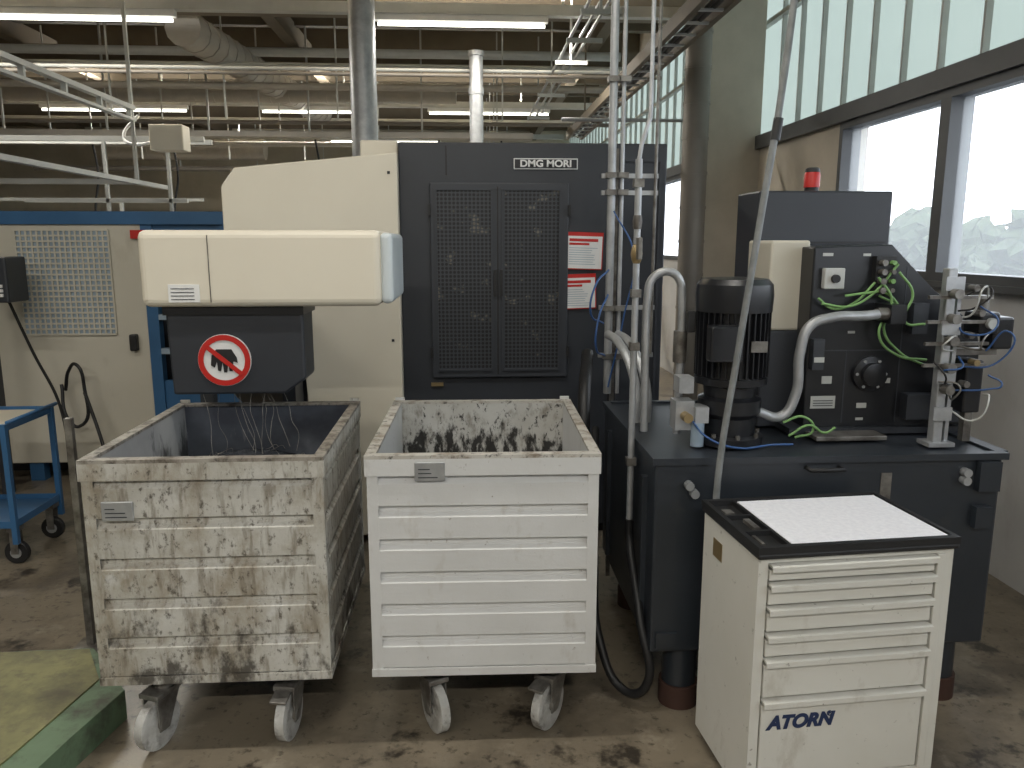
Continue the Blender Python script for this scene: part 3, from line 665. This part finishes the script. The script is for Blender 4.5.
g = G('hanging_hose', (.95, 2.58, 2.5))
tube('hose', [(.868, 2.56, .70), (.875, 2.57, .95), (.93, 2.585, 1.40), (.985, 2.59, 1.85), (1.03, 2.60, 2.2), (1.065, 2.61, 2.6), (1.13, 2.7, 3.5), (1.2, 2.9, 4.99)], .012, 'hose', g)
tube('hose_clamp', [(1.018, 2.597, 2.08), (1.028, 2.60, 2.15)], .016, 'black', g, False)
tube('hanging_cable', [(1.66, 4.6, 4.99), (1.60, 4.6, 3.6), (1.62, 4.6, 3.15), (1.70, 4.6, 3.5), (1.72, 4.6, 4.99)], .02, 'black')

# ------------------------------------------------------------------ left side
g = G('machine_enclosure', (-3, 6, 0))
box('door_panel', (-3.6, -2.30), (5.8, 5.85), (.14, 1.88), 'cream2', g, .008)
boxes('top_beam', [((-4.2, -1.55), (5.78, 5.86), (1.88, 1.97))], 'blue', g)
boxes('blue_posts', [((-2.30, -2.22), (5.8, 5.88), (0, 1.88)), ((-1.75, -1.68), (5.8, 5.88), (0, 1.88)), ((-3.25, -3.15), (5.82, 5.9), (0, .2))], 'blue', g)
boxes('blue_side_panel', [((-2.22, -1.75), (5.82, 5.85), (1.62, 1.88)), ((-2.22, -1.75), (5.82, 5.85), (.2, .75))], 'blue', g)
boxes('blue_cross_rails', [((-2.22, -1.75), (5.8, 5.86), (z, z+.04)) for z in (.95, 1.2, 1.45)], 'lblue', g)
box('rear_body', (-4.2, -1.6), (6.1, 8), (0, 1.85), 'anthra2', g)
gx0, gx1, gz0, gz1 = -3.16, -2.52, 1.10, 1.84
box('grid_backing', (gx0, gx1), (5.795, 5.80), (gz0, gz1), 'lblue', g)
N = 17
boxes('grid_bars', [((gx0+(gx1-gx0)*i/N-.006, gx0+(gx1-gx0)*i/N+.006), (5.785, 5.795), (gz0, gz1)) for i in range(N+1)] +
      [((gx0, gx1), (5.783, 5.796), (gz0+(gz1-gz0)*i/19-.006, gz0+(gz1-gz0)*i/19+.006)) for i in range(20)], 'cream2', g)
box('door_handle', (-2.42, -2.37), (5.74, 5.8), (.98, 1.10), 'black', g, .01)
box('warning_tag', (-2.36, -2.24), (5.77, 5.79), (1.78, 1.84), 'red', g)
box('control_box', (-3.25, -3.0), (5.35, 5.6), (1.36, 1.66), 'anthra', g, .012)
box('control_screen', (-3.2, -3.05), (5.34, 5.35), (1.50, 1.62), 'lblue', g)
boxes('control_keys', [((-3.2+i*.03, -3.18+i*.03), (5.34, 5.35), (1.40+j*.03, 1.42+j*.03)) for i in range(6) for j in range(3)], 'white', g)
boxes('control_post', [((-3.28, -3.22), (5.5, 5.56), (0, 1.7))], 'anthra', g)
tube('cable_loop', [(-2.9, 5.7, .75), (-2.85, 5.65, .5), (-2.78, 5.65, .45), (-2.72, 5.65, .75), (-2.76, 5.65, .9), (-2.84, 5.7, .85), (-2.9, 5.75, .7)], .012, 'black', g)
tube('cable_down', [(-3.1, 5.5, 1.4), (-3.02, 5.6, 1.0), (-2.9, 5.65, .6), (-2.85, 5.6, .05)], .01, 'black', g)
tube('floor_cable', [(-2.72, 5.65, .7), (-2.62, 5.6, .4), (-2.45, 5.4, .03)], .012, 'black', g)

g = G('workshop_trolley', (-2.7, 4.42, 0))
x0, x1, y0, y1 = -3.2, -2.46, 4.20, 4.68
for nm, z in (('lower', .22), ('upper', .76)):
    box(nm+'_tray', (x0, x1), (y0, y1), (z, z+.012), 'blue' , g)
    boxes(nm+'_tray_rim', [((x0, x1), (y0-.006, y0), (z, z+.04)), ((x0, x1), (y1, y1+.006), (z, z+.04)), ((x0-.006, x0), (y0, y1), (z, z+.04)), ((x1, x1+.006), (y0, y1), (z, z+.04))], 'blue', g)
box('rubber_mat', (x0+.02, x1-.02), (y0+.02, y1-.02), (.772, .785), 'cream2', g)
boxes('posts', [((x-.014, x+.014), (y-.014, y+.014), (.13, .80)) for x in (x0, x1) for y in (y0, y1)], 'blue', g)
tube('push_handle', [(x1, y0+.03, .80), (x1+.05, y0+.03, .82), (x1+.05, y1-.03, .82), (x1, y1-.03, .80)], .011, 'blue', g, False)
for i, (x, y) in enumerate(((x1-.03, y0+.05), (x1-.03, y1-.05), (x0+.06, y0+.05), (x0+.06, y1-.05))):
    lathe('wheel_%d' % i, [(.02, -.018), (.06, -.018), (.065, -.012), (.065, .012), (.06, .018), (.02, .018)], (x, y, .065), 'black', g, 'Y', 24)
    cyl('wheel_hub_%d' % i, (x, y, .065), .03, -.022, .022, 'steel', g, 'Y', 16)
    boxes('fork_%d' % i, [((x-.02, x+.02), (y-.03, y-.025), (.06, .2)), ((x-.02, x+.02), (y+.025, y+.03), (.06, .2)), ((x-.03, x+.03), (y-.035, y+.035), (.19, .215))], 'zinc', g)

g = G('barrier_post', (-1.66, 3.29, 0))
box('post', (-1.675, -1.645), (3.275, 3.305), (.01, 1.03), 'zinc', g, .003); box('foot', (-1.72, -1.60), (3.23, 3.35), (0, .012), 'zinc', g)

g = G('floor_platform', (-2.1, 2.3, 0))
outer = [(-3.2, 3.0), (-1.53, 3.05), (-1.275, 2.73), (-1.335, 2.45), (-1.45, 1.8), (-1.6, .9), (-3.2, .9)]
prism('frame', outer, 0, .118, 'platform', g, 'Z', .004)
inner = [(-3.15, 3.0), (-1.54, 3.03), (-1.40, 2.80), (-1.46, 2.45), (-1.58, 1.8), (-1.73, .95), (-3.15, .95)]
prism('tread_plate', inner, .118, .124, 'plate', g, 'Z')

g = G('background_lathe', (-5.5, 12, 0))
box('body', (-7, -3.5), (11, 13), (0, 1.7), 'cream2', g, .05); box('top', (-6.5, -4), (11.2, 12.8), (1.7, 2.1), 'anthra2', g, .05); box('window', (-6, -5), (10.98, 11.02), (1, 1.5), 'blackg', g)
boxes('rails', [((-7, -3.5), (11.0, 11.04), (2.3, 2.34)), ((-6.9, -6.86), (11.0, 11.04), (1.7, 2.3)), ((-4.6, -4.56), (11.0, 11.04), (1.7, 2.3))], 'rail', g)
g = G('background_lathe', (-1.5, 15, 0))
box('body', (-3, -.2), (14.5, 16.5), (0, 1.9), 'cream2', g, .05); box('top', (-2.6, -.6), (14.7, 16.3), (1.9, 2.4), 'lblue', g, .05); box('window', (-2.2, -1.4), (14.48, 14.52), (1, 1.5), 'blackg', g)

# ------------------------------------------------------------------ world, camera
w = bpy.data.worlds.new('World'); scene.world = w; w.use_nodes = True
bgn = w.node_tree.nodes['Background']; bgn.inputs[0].default_value = (.92, .96, 1, 1); bgn.inputs[1].default_value = 5.2
for (y0, y1) in ((-8, 7.4), (8.1, 22)):
    l = bpy.data.lights.new('portal', 'AREA'); l.shape = 'RECTANGLE'; l.size = 3.1; l.size_y = y1-y0
    l.cycles.is_portal = True
    o = bpy.data.objects.new('window_portal', l); COL.objects.link(o); o.location = (XW+.2, (y0+y1)/2, 3.1); o.rotation_euler = (0, math.radians(90), 0)
cam = bpy.data.cameras.new('camera'); co = bpy.data.objects.new('camera', cam); COL.objects.link(co)
cam.sensor_width = 36; cam.lens = 27.42; cam.clip_start = .05; cam.clip_end = 200
co.location = (0, 0, 1.75); co.rotation_euler = (math.radians(90-10.25), 0, math.radians(-3.45))
scene.camera = co
scene.view_settings.view_transform = 'Standard'
scene.view_settings.look = 'None'
scene.view_settings.exposure = 0.25
